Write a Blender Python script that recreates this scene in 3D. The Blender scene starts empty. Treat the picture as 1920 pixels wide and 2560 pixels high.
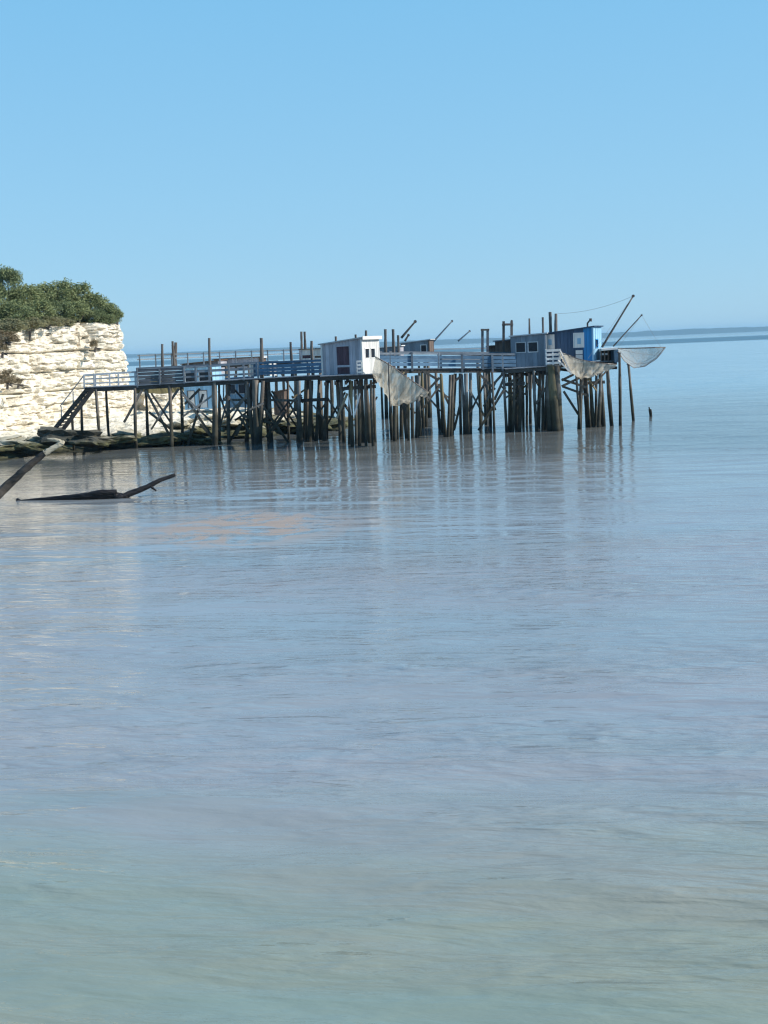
import bpy, bmesh, math, random
from math import radians as R, sin, cos, pi
from mathutils import Vector as V, Matrix as M, Euler, noise
random.seed(7)
S = bpy.context.scene
COL = S.collection
D2 = bpy.data

# ------------------------------------------------------------------ camera
F, HC, PITCH, ROLL = 3000.0, 5.8, math.degrees(math.atan(414/3000)), 2.4
cam = D2.objects.new('camera', D2.cameras.new('camera')); COL.objects.link(cam)
cam.data.sensor_fit = 'VERTICAL'; cam.data.sensor_height = 36; cam.data.lens = 36*F/2560
cam.data.clip_start = 0.1; cam.data.clip_end = 60000
ROT = (M.Rotation(R(90-PITCH), 4, 'X') @ M.Rotation(R(-ROLL), 4, 'Z'))
cam.matrix_world = M.Translation((0, 0, HC)) @ ROT
S.camera = cam
CAM = V((0, 0, HC))

def ray(px, py):
    return ROT.to_3x3() @ V(((px-960)/F, (1280-py)/F, -1))
def P(px, py, D):            # place of a photo point on the upright plane D metres out
    d = ray(px, py); return CAM + d*(D/d.y)
def G(px, py, z=0):          # place of a photo point on the level z
    d = ray(px, py); return CAM + d*((z-HC)/d.z)

# ------------------------------------------------------------------ world, sun, exposure
SUN_AZ = V((0.985, -0.17)).normalized(); SUN_EL = R(37)
w = D2.worlds.new('World'); S.world = w; w.use_nodes = True
nt = w.node_tree; bg = nt.nodes['Background']
sky = nt.nodes.new('ShaderNodeTexSky'); sky.sky_type = 'NISHITA'; sky.sun_disc = False
sky.sun_elevation = SUN_EL; sky.sun_rotation = math.atan2(SUN_AZ.x, SUN_AZ.y)
sky.altitude = 0; sky.air_density = 1.0; sky.dust_density = 0.0; sky.ozone_density = 4.0
# summer haze veil: an even blue that deepens smoothly from the horizon to the zenith, all the way round
tc = nt.nodes.new('ShaderNodeTexCoord'); sx = nt.nodes.new('ShaderNodeSeparateXYZ'); nt.links.new(tc.outputs['Generated'], sx.inputs[0])
vr = nt.nodes.new('ShaderNodeValToRGB'); nt.links.new(sx.outputs[2], vr.inputs[0])
for p_, c_ in ((0.0, (.365, .66, .90)), (0.12, (.315, .65, .93)), (0.30, (.225, .60, .95)), (0.60, (.12, .41, .80)), (1.0, (.06, .25, .58))):
    e = min(vr.color_ramp.elements, key=lambda e: abs(e.position-p_))
    if abs(e.position-p_) > 0.01: e = vr.color_ramp.elements.new(p_)
    e.color = (*c_, 1)
sc_ = nt.nodes.new('ShaderNodeVectorMath'); sc_.operation = 'SCALE'; sc_.inputs[3].default_value = 8.2; nt.links.new(vr.outputs[0], sc_.inputs[0])
mxs = nt.nodes.new('ShaderNodeMix'); mxs.data_type = 'RGBA'; mxs.inputs[0].default_value = 0.82
nt.links.new(sky.outputs[0], mxs.inputs[6]); nt.links.new(sc_.outputs[0], mxs.inputs[7])
nt.links.new(mxs.outputs[2], bg.inputs[0]); bg.inputs[1].default_value = 0.10
sun = D2.objects.new('sun', D2.lights.new('sun', 'SUN')); COL.objects.link(sun)
sun.data.energy = 5.0; sun.data.angle = R(0.53); sun.data.color = (1.0, 0.93, 0.82)
sd = V((SUN_AZ.x*cos(SUN_EL), SUN_AZ.y*cos(SUN_EL), sin(SUN_EL)))
sun.rotation_euler = sd.to_track_quat('Z', 'Y').to_euler(); sun.location = (60, 0, 60)
S.view_settings.view_transform = 'Standard'; S.view_settings.look = 'None'
S.view_settings.gamma = 1; S.view_settings.exposure = 0.25; S.view_settings.use_curve_mapping = False
S.cycles.filter_width = 1.25
S.cycles.volume_bounces = 0; S.cycles.max_bounces = 6; S.cycles.transparent_max_bounces = 12

# ------------------------------------------------------------------ materials
class Mat:
    def __init__(s, name, rough=0.7, spec=0.4):
        s.m = D2.materials.new(name); s.m.use_nodes = True; s.t = s.m.node_tree
        s.b = s.t.nodes['Principled BSDF']; s.b.inputs['Roughness'].default_value = rough
        s.b.inputs['Specular IOR Level'].default_value = spec
        s.pos = s.n('ShaderNodeNewGeometry').outputs['Position']
    def n(s, kind, **kw):
        x = s.t.nodes.new(kind)
        for k, v in kw.items(): setattr(x, k, v)
        return x
    def l(s, a, b): s.t.links.new(a, b)
    def mapv(s, scale, rot=(0, 0, 0), src=None):
        x = s.n('ShaderNodeMapping'); x.inputs['Scale'].default_value = scale; x.inputs['Rotation'].default_value = rot
        s.l(src or s.pos, x.inputs['Vector']); return x.outputs[0]
    def noise(s, scale, detail=4, rough=0.55, vec=None, dist=0):
        x = s.n('ShaderNodeTexNoise'); x.inputs['Scale'].default_value = scale; x.inputs['Detail'].default_value = detail
        x.inputs['Roughness'].default_value = rough; x.inputs['Distortion'].default_value = dist
        s.l(vec or s.pos, x.inputs['Vector']); return x.outputs['Fac']
    def ramp(s, fac, stops, interp='LINEAR'):
        x = s.n('ShaderNodeValToRGB'); cr = x.color_ramp; cr.interpolation = interp
        while len(cr.elements) < len(stops): cr.elements.new(0.5)
        for e, (p, c) in zip(cr.elements, stops):
            e.position = p; e.color = (*(c if hasattr(c, '__len__') else (c, c, c)), 1)
        s.l(fac, x.inputs[0]); return x.outputs[0]
    def mix(s, fac, a, b, mode='MIX'):
        x = s.n('ShaderNodeMix', data_type='RGBA', blend_type=mode)
        for sock, v in ((x.inputs[0], fac), (x.inputs[6], a), (x.inputs[7], b)):
            if hasattr(v, 'is_output'): s.l(v, sock)
            elif isinstance(v, tuple): sock.default_value = (*v, 1)
            else: sock.default_value = v
        return x.outputs[2]
    def math(s, op, a, b=0.0, clamp=False):
        x = s.n('ShaderNodeMath', operation=op, use_clamp=clamp)
        for sock, v in ((x.inputs[0], a), (x.inputs[1], b)):
            if hasattr(v, 'is_output'): s.l(v, sock)
            else: sock.default_value = v
        return x.outputs[0]
    def z(s):
        x = s.n('ShaderNodeSeparateXYZ'); s.l(s.pos, x.inputs[0]); return x.outputs
    def mr(s, v, a, b, c=0.0, d=1.0):
        x = s.n('ShaderNodeMapRange', interpolation_type='SMOOTHSTEP')
        for i, q in enumerate((v, a, b, c, d)):
            if hasattr(q, 'is_output'): s.l(q, x.inputs[i])
            else: x.inputs[i].default_value = q
        return x.outputs[0]
    def bump(s, h, dist, strength=1.0):
        x = s.n('ShaderNodeBump'); x.inputs['Distance'].default_value = dist; x.inputs['Strength'].default_value = strength
        s.l(h, x.inputs['Height']); s.l(x.outputs[0], s.b.inputs['Normal'])
    def color(s, c): s.l(c, s.b.inputs['Base Color'])

def wood(name, c1, c2, grime=0.5, rough=0.8, tide=False, grain=(9, 9, 1.2)):
    m = Mat(name, rough, 0.25)
    n1 = m.noise(1.0, 6, 0.65, m.mapv(grain)); n2 = m.noise(0.9, 3)
    oi = m.n('ShaderNodeObjectInfo').outputs['Random']
    c = m.mix(m.ramp(n1, [(0.3, 0.0), (0.7, 1.0)]), c1, c2)
    c = m.mix(m.math('MULTIPLY', m.ramp(n2, [(0.42, 0.0), (0.66, 1.0)]), grime), c, tuple(0.45*x for x in c1))
    c = m.mix(m.math('MULTIPLY', oi, 0.55), c, m.mix(1.0, c, (0.45, 0.45, 0.45), 'MULTIPLY'))
    if tide:   # weed and wet below the high-tide mark
        zz = m.math('ADD', m.z()[2], m.math('MULTIPLY', m.math('SUBTRACT', m.noise(1.7, 3), 0.5), 2.2))
        c = m.mix(m.mr(zz, 2.7, 1.5, 0, 0.9), c, m.mix(m.noise(3.0, 3), (0.060, 0.060, 0.034), (0.032, 0.030, 0.030)))
        c = m.mix(m.mr(zz, 0.9, 0.1, 0, 0.85), c, (0.012, 0.013, 0.010))
    m.color(c); m.bump(n1, 0.012)
    return m.m

PILE = wood('weathered_pile_wood', (0.105, 0.09, 0.078), (0.30, 0.265, 0.225), 0.5, tide=True)
PILE_B = wood('yellowed_pile_wood', (0.16, 0.13, 0.07), (0.30, 0.25, 0.15), 0.5, tide=True)
PILE_G = wood('silver_grey_pile_wood', (0.20, 0.20, 0.20), (0.36, 0.35, 0.33), 0.5, tide=True)
BEAM = wood('dark_beam_wood', (0.05, 0.045, 0.042), (0.12, 0.11, 0.10), 0.5, grain=(1.2, 9, 9))
RAILW = wood('grey_rail_wood', (0.17, 0.21, 0.26), (0.30, 0.34, 0.38), 0.4, grain=(1.2, 9, 9))
RAILP = wood('pale_rail_wood', (0.50, 0.53, 0.56), (0.68, 0.69, 0.70), 0.25, grain=(1.2, 9, 9))
RAILB = wood('blue_rail_paint', (0.09, 0.19, 0.31), (0.17, 0.29, 0.42), 0.4, grain=(1.2, 9, 9))
PANEL = wood('dark_grey_panel_wood', (0.11, 0.12, 0.14), (0.20, 0.21, 0.23), 0.4, grain=(1.2, 9, 9))
MAST = wood('mast_wood', (0.10, 0.09, 0.085), (0.20, 0.18, 0.165), 0.4)
WHITE = wood('white_paint', (0.76, 0.76, 0.74), (0.84, 0.84, 0.82), 0.18, 0.55)
GREY = wood('lilac_grey_boards', (0.42, 0.42, 0.48), (0.56, 0.56, 0.61), 0.3)
GREYD = wood('slate_grey_boards', (0.20, 0.245, 0.30), (0.30, 0.35, 0.41), 0.3)
MAROON = wood('maroon_door_paint', (0.085, 0.05, 0.065), (0.13, 0.08, 0.10), 0.3)
BLUEN = wood('navy_blue_paint', (0.035, 0.075, 0.15), (0.06, 0.12, 0.21), 0.25, 0.6)
BLUEB = wood('bright_blue_paint', (0.03, 0.26, 0.60), (0.05, 0.33, 0.70), 0.15, 0.6)
BLUEL = wood('light_blue_paint', (0.30, 0.58, 0.82), (0.40, 0.66, 0.86), 0.15, 0.6)
BROWN = wood('brown_board_stain', (0.14, 0.10, 0.08), (0.26, 0.19, 0.15), 0.4)
RUST = wood('rusty_roof_sheet', (0.16, 0.085, 0.05), (0.30, 0.19, 0.13), 0.5)
DRIFT = wood('driftwood_bark', (0.05, 0.042, 0.036), (0.13, 0.11, 0.09), 0.5, grain=(2.0, 8, 8))
DRIFTW = wood('wet_black_driftwood', (0.010, 0.009, 0.010), (0.028, 0.025, 0.026), 0.5, 0.6, grain=(2.0, 8, 8))
BONE = wood('bare_pale_wood', (0.42, 0.36, 0.25), (0.62, 0.55, 0.42), 0.3, grain=(2.0, 8, 8))
g = Mat('window_glass', 0.25, 0.2); g.b.inputs['Base Color'].default_value = (0.02, 0.025, 0.035, 1); GLASS = g.m
g = Mat('iron', 0.5, 0.5); g.color(g.mix(g.noise(8), (0.06, 0.05, 0.05), (0.14, 0.10, 0.08))); IRON = g.m
g = Mat('rope', 0.9, 0.1); g.b.inputs['Base Color'].default_value = (0.30, 0.31, 0.32, 1); ROPE = g.m

def net_mat(name, c1, c2, cover):
    m = Mat(name, 0.9, 0.1)
    f = m.noise(1.3, 3, 0.6, m.mapv((3.2, 1.2, 0.6)))
    m.color(m.mix(m.ramp(f, [(0.35, 0.0), (0.65, 1.0)]), c1, c2))
    tr = m.n('ShaderNodeBsdfTransparent'); mx = m.n('ShaderNodeMixShader')
    fine = m.noise(14, 2, 0.6, m.mapv((3.0, 2.0, 1.0)))
    m.l(m.mr(m.math('ADD', fine, m.math('MULTIPLY', m.math('SUBTRACT', f, 0.5), 0.6)), 0.35, 0.62, cover-0.16, cover+0.12), mx.inputs[0])
    tl = m.n('ShaderNodeBsdfTranslucent'); tl.inputs[0].default_value = (*c2, 1); m2 = m.n('ShaderNodeMixShader'); m2.inputs[0].default_value = 0.5
    m.l(m.b.outputs[0], m2.inputs[1]); m.l(tl.outputs[0], m2.inputs[2])
    m.l(tr.outputs[0], mx.inputs[1]); m.l(m2.outputs[0], mx.inputs[2])
    m.l(mx.outputs[0], m.t.nodes['Material Output'].inputs[0])
    return m.m
NET1 = net_mat('beige_net_cord', (0.40, 0.355, 0.285), (0.72, 0.67, 0.56), 0.62)
NET2 = net_mat('thin_grey_net_cord', (0.44, 0.41, 0.36), (0.58, 0.54, 0.47), 0.36)

# water
m = Mat('estuary_water', 0.05, 0.5); m.b.inputs['IOR'].default_value = 1.33
xyz = m.z(); turned = m.mapv((1, 1, 1), (0, 0, R(9)))      # wave crests run slightly towards the viewer on the right
big = m.noise(0.16, 4, 0.6, m.mapv((0.35, 1.5, 1), src=turned), 0.5)
patch = m.noise(0.16, 4, 0.6, m.mapv((0.5, 1.5, 1)), 0.4)
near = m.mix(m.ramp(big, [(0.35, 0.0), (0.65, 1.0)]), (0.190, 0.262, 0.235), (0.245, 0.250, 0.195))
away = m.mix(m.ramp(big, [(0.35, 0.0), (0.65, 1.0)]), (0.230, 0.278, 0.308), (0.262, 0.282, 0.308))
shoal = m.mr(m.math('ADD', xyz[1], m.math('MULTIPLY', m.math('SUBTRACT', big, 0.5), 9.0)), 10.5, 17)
mud_and_reflection = m.mix(m.mr(m.math('ADD', xyz[1], m.math('MULTIPLY', m.math('SUBTRACT', big, 0.5), 30.0)), 34, 54), m.mix(shoal, near, away), (0.220, 0.240, 0.252))
mud_and_reflection = m.mix(m.mr(m.math('ADD', xyz[1], m.math('MULTIPLY', m.math('SUBTRACT', big, 0.5), 12.0)), 52, 66), mud_and_reflection, (0.125, 0.135, 0.132))  # darkness of the pile reflections painted in: dimmer base colour from the pier outwards
mud_and_reflection = m.mix(m.mr(xyz[1], 85, 150), mud_and_reflection, (0.17, 0.28, 0.35))
silt = m.n('ShaderNodeVectorMath', operation='DISTANCE'); m.l(m.mapv((0.95, 0.8, 0.0)), silt.inputs[0])
sc0 = G(610, 1318); silt.inputs[1].default_value = (sc0.x*0.95, sc0.y*0.8, 0)
wisps = m.noise(0.9, 5, 0.65, m.mapv((0.7, 0.8, 1)), 1.2)
silt_f = m.math('MULTIPLY', m.mr(silt.outputs['Value'], 5.0, 1.6), m.ramp(wisps, [(0.42, 0.0), (0.52, 1.0)]))
c_ = m.mix(m.math('MULTIPLY', m.ramp(patch, [(0.5, 0.0), (0.7, 1.0)]), 0.30), mud_and_reflection, (0.23, 0.225, 0.21))
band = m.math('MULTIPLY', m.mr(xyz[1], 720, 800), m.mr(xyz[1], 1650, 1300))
c_ = m.mix(m.math('MULTIPLY', band, 0.8), c_, (0.02, 0.06, 0.09))  # darker sky reflection off wind-ruffled water, painted into the base colour
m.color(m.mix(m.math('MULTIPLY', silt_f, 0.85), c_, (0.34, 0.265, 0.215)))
r1 = m.noise(1.9, 2, 0.5, m.mapv((0.42, 2.0, 1), src=turned), 0.3)
r2 = m.noise(5.5, 3, 0.6, m.mapv((0.40, 1.9, 1), src=turned), 0.2)
calm = m.mr(m.noise(0.14, 3, 0.55, m.mapv((0.4, 1.6, 1), src=turned)), 0.35, 0.65, 0.35, 1.25)
h = m.math('ADD', m.math('MULTIPLY', r1, 0.85), m.math('MULTIPLY', r2, 0.20))
east = m.mr(xyz[0], -7, 6, 0.75, 1.25)
m.bump(m.math('MULTIPLY', m.math('MULTIPLY', h, calm), m.math('MULTIPLY', east, m.mr(xyz[1], 18, 50, 1.25, 0.26))), 0.125)
m.l(m.math('SUBTRACT', 0.5, m.math('MULTIPLY', silt_f, 0.48)), m.b.inputs['Specular IOR Level'])
m.l(m.math('ADD', m.math('ADD', m.math('MULTIPLY', band, 0.30), m.math('MULTIPLY', silt_f, 0.25)), 0.05), m.b.inputs['Roughness'])
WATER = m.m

def rock_mat(name, c1, c2, c3, weed):
    m = Mat(name, 0.9, 0.15)
    n1 = m.noise(0.8, 6, 0.6, m.mapv((1, 1, 2.6))); n2 = m.noise(1.5, 6, 0.7, m.mapv((1, 1, 2.6)), 0.8); n3 = m.noise(0.35, 3)
    c = m.mix(m.ramp(n1, [(0.35, 0.0), (0.62, 1.0)]), c1, c2)
    c = m.mix(m.math('MULTIPLY', m.ramp(n2, [(0.54, 0.0), (0.64, 1.0)]), 0.7), c, c3)
    c = m.mix(m.math('MULTIPLY', m.ramp(n3, [(0.55, 0.0), (0.75, 1.0)]), 0.35), c, (0.42, 0.31, 0.18))
    if weed:
        zz = m.math('ADD', xz(m), m.math('MULTIPLY', m.math('SUBTRACT', m.noise(0.7, 4), 0.5), 1.3))
        wd = m.mix(m.ramp(m.noise(2.0, 4), [(0.4, 0.0), (0.6, 1.0)]), (0.030, 0.032, 0.014), (0.10, 0.10, 0.045))
        c = m.mix(m.mr(zz, weed, weed-0.5, 0, 0.95), c, wd)
        c = m.mix(m.mr(xz(m), 0.22, 0.05, 0, 0.8), c, (0.02, 0.022, 0.016))
    m.color(c); m.bump(m.noise(5.0, 6, 0.65, m.mapv((1, 1, 1.8))), 0.10)
    return m.m
def xz(m): return m.z()[2]
LIME = rock_mat('limestone', (0.70, 0.64, 0.53), (0.88, 0.82, 0.70), (0.24, 0.20, 0.15), 0.0)
SHORE = rock_mat('weedy_limestone', (0.64, 0.58, 0.45), (0.78, 0.73, 0.61), (0.22, 0.20, 0.15), 1.0)
BOULD = rock_mat('weedy_boulder', (0.34, 0.31, 0.23), (0.55, 0.51, 0.40), (0.10, 0.095, 0.07), 1.15)
DBOULD = rock_mat('black_weed_boulder', (0.05, 0.052, 0.045), (0.10, 0.10, 0.085), (0.03, 0.03, 0.025), 0.9)
m = Mat('cliff_top_soil', 0.95, 0.1); m.color(m.mix(m.noise(1.2, 5), (0.07, 0.075, 0.03), (0.16, 0.13, 0.07))); SOIL = m.m
def leaf(name, a, b):
    m = Mat(name, 0.75, 0.2)
    c = m.mix(m.ramp(m.noise(0.8, 3), [(0.38, 0.0), (0.62, 1.0)]), a, b)
    c = m.mix(m.math('MULTIPLY', m.noise(6.0, 2), 0.6), c, tuple(1.7*x for x in b))
    m.color(c); m.b.inputs['Subsurface Weight'].default_value = 0
    tr = m.n('ShaderNodeBsdfTranslucent'); mx = m.n('ShaderNodeMixShader'); mx.inputs[0].default_value = 0.2
    m.l(c, tr.inputs[0]); m.l(m.b.outputs[0], mx.inputs[1]); m.l(tr.outputs[0], mx.inputs[2])
    m.l(mx.outputs[0], m.t.nodes['Material Output'].inputs[0]); return m.m
LEAF = leaf('evergreen_leaves', (0.145, 0.175, 0.078), (0.22, 0.25, 0.12))
LEAFD = leaf('dark_pine_needles', (0.115, 0.15, 0.072), (0.18, 0.21, 0.10))
LEAFO = leaf('dry_olive_leaves', (0.15, 0.16, 0.085), (0.25, 0.24, 0.14))
LEAFB = leaf('brown_scrub_leaves', (0.15, 0.12, 0.075), (0.23, 0.19, 0.12))
m = Mat('distant_woodland', 0.95, 0.05); m.color(m.mix(m.noise(0.01, 4), (0.035, 0.055, 0.045), (0.08, 0.09, 0.06))); FAR = m.m

# ------------------------------------------------------------------ object helpers
WM = {}
def meta(o, label=None, category=None, group=None, kind=None):
    for k, v in (('label', label), ('category', category), ('group', group), ('kind', kind)):
        if v: o[k] = v
    return o
def place(o, parent, mw):
    WM[o] = mw
    if parent is None: o.matrix_basis = mw
    else: o.parent = parent; o.matrix_basis = WM[parent].inverted() @ mw
    return o
def empty(name, loc, rz=0, **kw):
    o = D2.objects.new(name, None); COL.objects.link(o); o.empty_display_size = 0.5
    place(o, None, M.Translation(loc) @ M.Rotation(rz, 4, 'Z')); return meta(o, **kw)
def mesh(name, vs, fs, mat, smooth=False):
    me = D2.meshes.new(name); me.from_pydata([tuple(v) for v in vs], [], fs); me.materials.append(mat)
    if smooth: me.shade_smooth()
    me.update(); return me
def obj(name, me, parent=None, mw=None, **kw):
    o = D2.objects.new(name, me); COL.objects.link(o)
    place(o, parent, mw if mw is not None else (WM[parent] if parent else M.Identity(4))); return meta(o, **kw)

BOXF = [(0, 3, 2, 1), (4, 5, 6, 7), (0, 1, 5, 4), (1, 2, 6, 5), (2, 3, 7, 6), (3, 0, 4, 7)]
_box = {}
def box_mesh(mat, v):
    k = (mat.name, v)
    if k not in _box:
        r = random.Random(v*31+5); j = lambda: r.uniform(-0.02, 0.02) if v else 0
        bm = bmesh.new()
        vs = [bm.verts.new((x*0.5+j(), y*0.5+j(), z*0.5)) for z in (-1, 1) for x, y in ((-1, -1), (1, -1), (1, 1), (-1, 1))]
        for f in BOXF: bm.faces.new([vs[i] for i in f])
        me = D2.meshes.new('board'); bm.to_mesh(me); bm.free(); me.materials.append(mat); _box[k] = me
    return _box[k]
_pile = {}
def pile_mesh(mat, v):
    k = (mat.name, v)
    if k not in _pile:
        r = random.Random(v*17+3); vs = []; fs = []; N, K = 9, 9
        ph, am, ph2 = r.uniform(0, 6), r.uniform(0.1, 0.55), r.uniform(0, 6)
        for i in range(K+1):
            t = i/K; rad = 1.0-0.22*t+0.10*sin(t*9+ph)*0.6+r.uniform(-.05, .05)
            ox, oy = am*sin(t*pi+ph), am*0.6*sin(t*4+ph2)
            for q in range(N):
                a = q/N*2*pi; rr = rad*(1+0.09*sin(3*a+ph)+r.uniform(-.04, .04))
                vs.append((ox+rr*cos(a), oy+rr*sin(a), t-0.5))
        for i in range(K):
            for q in range(N): a, b = i*N+q, i*N+(q+1) % N; fs.append((a, b, b+N, a+N))
        fs.append(tuple(range(N-1, -1, -1))); fs.append(tuple(K*N+q for q in range(N)))
        _pile[k] = mesh('pile', vs, fs, mat)
        for p in _pile[k].polygons[:K*N]: p.use_smooth = True
    return _pile[k]
def orient(p0, p1, w, t, up=V((0, 0, 1))):
    d = p1-p0; L = d.length; zax = d.normalized()
    if abs(zax.z) > 0.98: up = V((0, -1, 0))
    xax = up.cross(zax).normalized(); yax = zax.cross(xax)
    m3 = M((xax*w, yax*t, zax*L)).transposed()
    return M.Translation((p0+p1)/2) @ m3.to_4x4()
def beam(name, parent, p0, p1, w, t, mat, v=None, **kw):      # t = the height of a level board, w = its thickness
    return obj(name, box_mesh(mat, random.randint(1, 4) if v is None else v), parent, orient(p0, p1, w, t), **kw)
def pole(name, parent, p0, p1, r, mat, **kw):
    mw = orient(p0, p1, r, r) @ M.Rotation(random.uniform(0, 6), 4, 'Z')
    return obj(name, pile_mesh(mat, random.randint(0, 5)), parent, mw, **kw)
def tube(pts, rads, n=10, jit=0.08, seed=0):
    r = random.Random(seed); vs = []; fs = []; K = len(pts)
    for i, p in enumerate(pts):
        d = (pts[min(i+1, K-1)]-pts[max(i-1, 0)]).normalized()
        a1 = d.cross(V((0, 0, 1)) if abs(d.z) < 0.9 else V((0, 1, 0))).normalized(); a2 = d.cross(a1)
        for q in range(n):
            a = q/n*2*pi; rr = rads[i]*(1+r.uniform(-jit, jit))
            vs.append(p+a1*cos(a)*rr+a2*sin(a)*rr)
    for i in range(K-1):
        for q in range(n): a, b = i*n+q, i*n+(q+1) % n; fs.append((a, a+n, b+n, b))
    fs.append(tuple(range(n))); fs.append(tuple((K-1)*n+q for q in range(n-1, -1, -1)))
    return vs, fs
def resample(pts, rads, k):
    out, ro = [], []
    n = len(pts)-1
    for i in range(n*k+1):
        t = i/k; j = min(int(t), n-1); u = t-j
        p0, p1, p2, p3 = pts[max(j-1, 0)], pts[j], pts[j+1], pts[min(j+2, n)]
        out.append(0.5*((2*p1)+(p2-p0)*u+(2*p0-5*p1+4*p2-p3)*u*u+(3*p1-p0-3*p2+p3)*u**3))
        ro.append(rads[j]*(1-u)+rads[j+1]*u)
    return out, ro
def wire(name, parent, a, b, r=0.012, sag=0.0, mat=None):
    pts = [a.lerp(b, i/8)-V((0, 0, sag*4*(i/8)*(1-i/8))) for i in range(9)]
    vs, fs = tube(pts, [r]*9, 5, 0); return obj(name, mesh(name, [WM[parent].inverted() @ v for v in vs], fs, mat or ROPE), parent)

# ------------------------------------------------------------------ water, far shore
WX, WY0, WY1 = 11000, -300, 11500
import numpy as np
def water_mesh():
    rg = np.random.default_rng(5)
    ys = [4.0]
    while ys[-1] < 170: ys.append(ys[-1]+0.035+0.0026*ys[-1])
    ys = np.array(ys); xs = np.linspace(-62, 62, 560); X, Y = np.meshgrid(xs, ys)
    Z = np.zeros_like(X)
    for lo, hi, n, slope in ((2.2, 9.0, 26, 0.026), (0.55, 2.4, 44, 0.046)):
        for i in range(n):
            L = lo*(hi/lo)**rg.random(); a = math.radians(rg.normal(81, 20 if lo > 1 else 13)); k = 2*pi/L
            kx, ky = k*cos(a), k*sin(a); amp = slope*math.sqrt(2/n)/k
            fade = np.clip(1.6-(0.035+0.0026*Y)*3.2/L, 0, 1)       # waves the grid cannot carry are left to the bump
            env = 1+0.6*np.sin(X*rg.uniform(.05, .25)+Y*rg.uniform(.03, .16)+rg.uniform(0, 6))
            Z += fade*env*amp*np.sin(kx*X+ky*Y+rg.uniform(0, 6.28)+0.8*np.sin(X*0.11+Y*0.07+i))
    wind = 0.55+0.45/(1+np.exp(-(X-2-0.12*(Y-30))/7))+0.25*np.sin(X*0.09+1)*np.sin(Y*0.13)
    edge = np.clip(np.minimum(np.minimum(X+62, 62-X)/6, np.minimum((Y-4)/1.0, (ys[-1]-Y)/25)), 0, 1)
    Z *= wind*edge*(0.42+0.45/(1+np.exp((Y-58)/5))+1.05/(1+np.exp((Y-32)/6)))
    nr, nc = Z.shape
    V_ = np.stack([X, Y, Z], -1).reshape(-1, 3)
    a = (np.arange(nr-1)[:, None]*nc+np.arange(nc-1)[None, :]).reshape(-1)
    Fq = np.stack([a, a+1, a+nc+1, a+nc], -1)
    b = len(V_); y1 = float(ys[-1])
    ex = np.array([(-WX, WY0, 0), (WX, WY0, 0), (WX, WY1, 0), (-WX, WY1, 0), (-62, 4, 0), (62, 4, 0), (62, y1, 0), (-62, y1, 0)], float)
    Fo = np.array([(0, 1, 5, 4), (1, 2, 6, 5), (2, 3, 7, 6), (3, 0, 4, 7)])+b
    me = D2.meshes.new('water'); V_ = np.concatenate([V_, ex]); Fq = np.concatenate([Fq, Fo])
    me.vertices.add(len(V_)); me.vertices.foreach_set('co', V_.astype(np.float32).ravel())
    me.loops.add(Fq.size); me.loops.foreach_set('vertex_index', Fq.astype(np.int32).ravel())
    me.polygons.add(len(Fq)); me.polygons.foreach_set('loop_start', np.arange(0, Fq.size, 4, dtype=np.int32))
    me.update(); me.validate(); me.shade_smooth(); me.materials.append(WATER); return me
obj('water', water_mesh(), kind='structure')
vs = []; fs = []; n = 500
for i in range(n+1):
    x = -9500+19000*i/n; yb = 9000+300*noise.noise(V((x*0.0006, 3, 0)))
    hh = 1.35*(27+5*noise.noise(V((x*0.0015, 0, 0)))+4*noise.noise(V((x*0.01, 1, 0)))+3*noise.noise(V((x*0.05, 1, 0))))
    hh *= 1.0 if x > -200 else 0.75
    vs += [(x, yb, -0.6), (x, yb+40, hh*0.7), (x, yb+220, hh), (x, yb+900, hh*0.8), (x, yb+1100, -0.6)]
for i in range(n):
    for q in range(4): a = i*5+q; fs.append((a, a+5, a+6, a+1))
obj('far_shore', mesh('far_shore', vs, fs, FAR, True), kind='structure')

# ------------------------------------------------------------------ haze
hz = D2.materials.new('haze'); hz.use_nodes = True; t = hz.node_tree; t.nodes.clear()
pv = t.nodes.new('ShaderNodeVolumePrincipled'); ou = t.nodes.new('ShaderNodeOutputMaterial')
pv.inputs['Color'].default_value = (0.42, 0.74, 1.0, 1); pv.inputs['Density'].default_value = 1.05e-4; pv.inputs['Anisotropy'].default_value = 0.0
t.links.new(pv.outputs[0], ou.inputs['Volume'])
hv = [(x*(WX+200), y, z) for z in (-2.0, 48.0) for x, y in ((-1, WY0-200), (1, WY0-200), (1, WY1+200), (-1, WY1+200))]
HAZE = obj('haze', mesh('haze', hv, BOXF, hz), kind='stuff')

# ------------------------------------------------------------------ cliff and rocky shore
def fbm(x, y, z, o=4):
    return noise.fractal(V((x, y, z)), 0.9, 2.0, o, noise_basis='PERLIN_ORIGINAL')
class Path:
    def __init__(s, pts):
        s.p = [V(p) for p in pts]; s.c = [0]
        for a, b in zip(s.p, s.p[1:]): s.c.append(s.c[-1]+(b-a).length)
        s.L = s.c[-1]
    def at(s, u):
        u = max(0, min(s.L-1e-6, u))
        for i in range(len(s.p)-1):
            if u <= s.c[i+1]:
                return s.p[i].lerp(s.p[i+1], (u-s.c[i])/(s.c[i+1]-s.c[i]))
def xa(px, D, py=880): return P(px, py, D).x
foot = Path([(-44, 60), (-36, 70), (xa(-60, 80), 80), (xa(40, 84), 84), (xa(150, 88), 88), (xa(250, 91), 91), (xa(322, 94), 94), (xa(333, 96), 96.5), (xa(325, 99), 99.5), (-30, 106), (-44, 112)])
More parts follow.
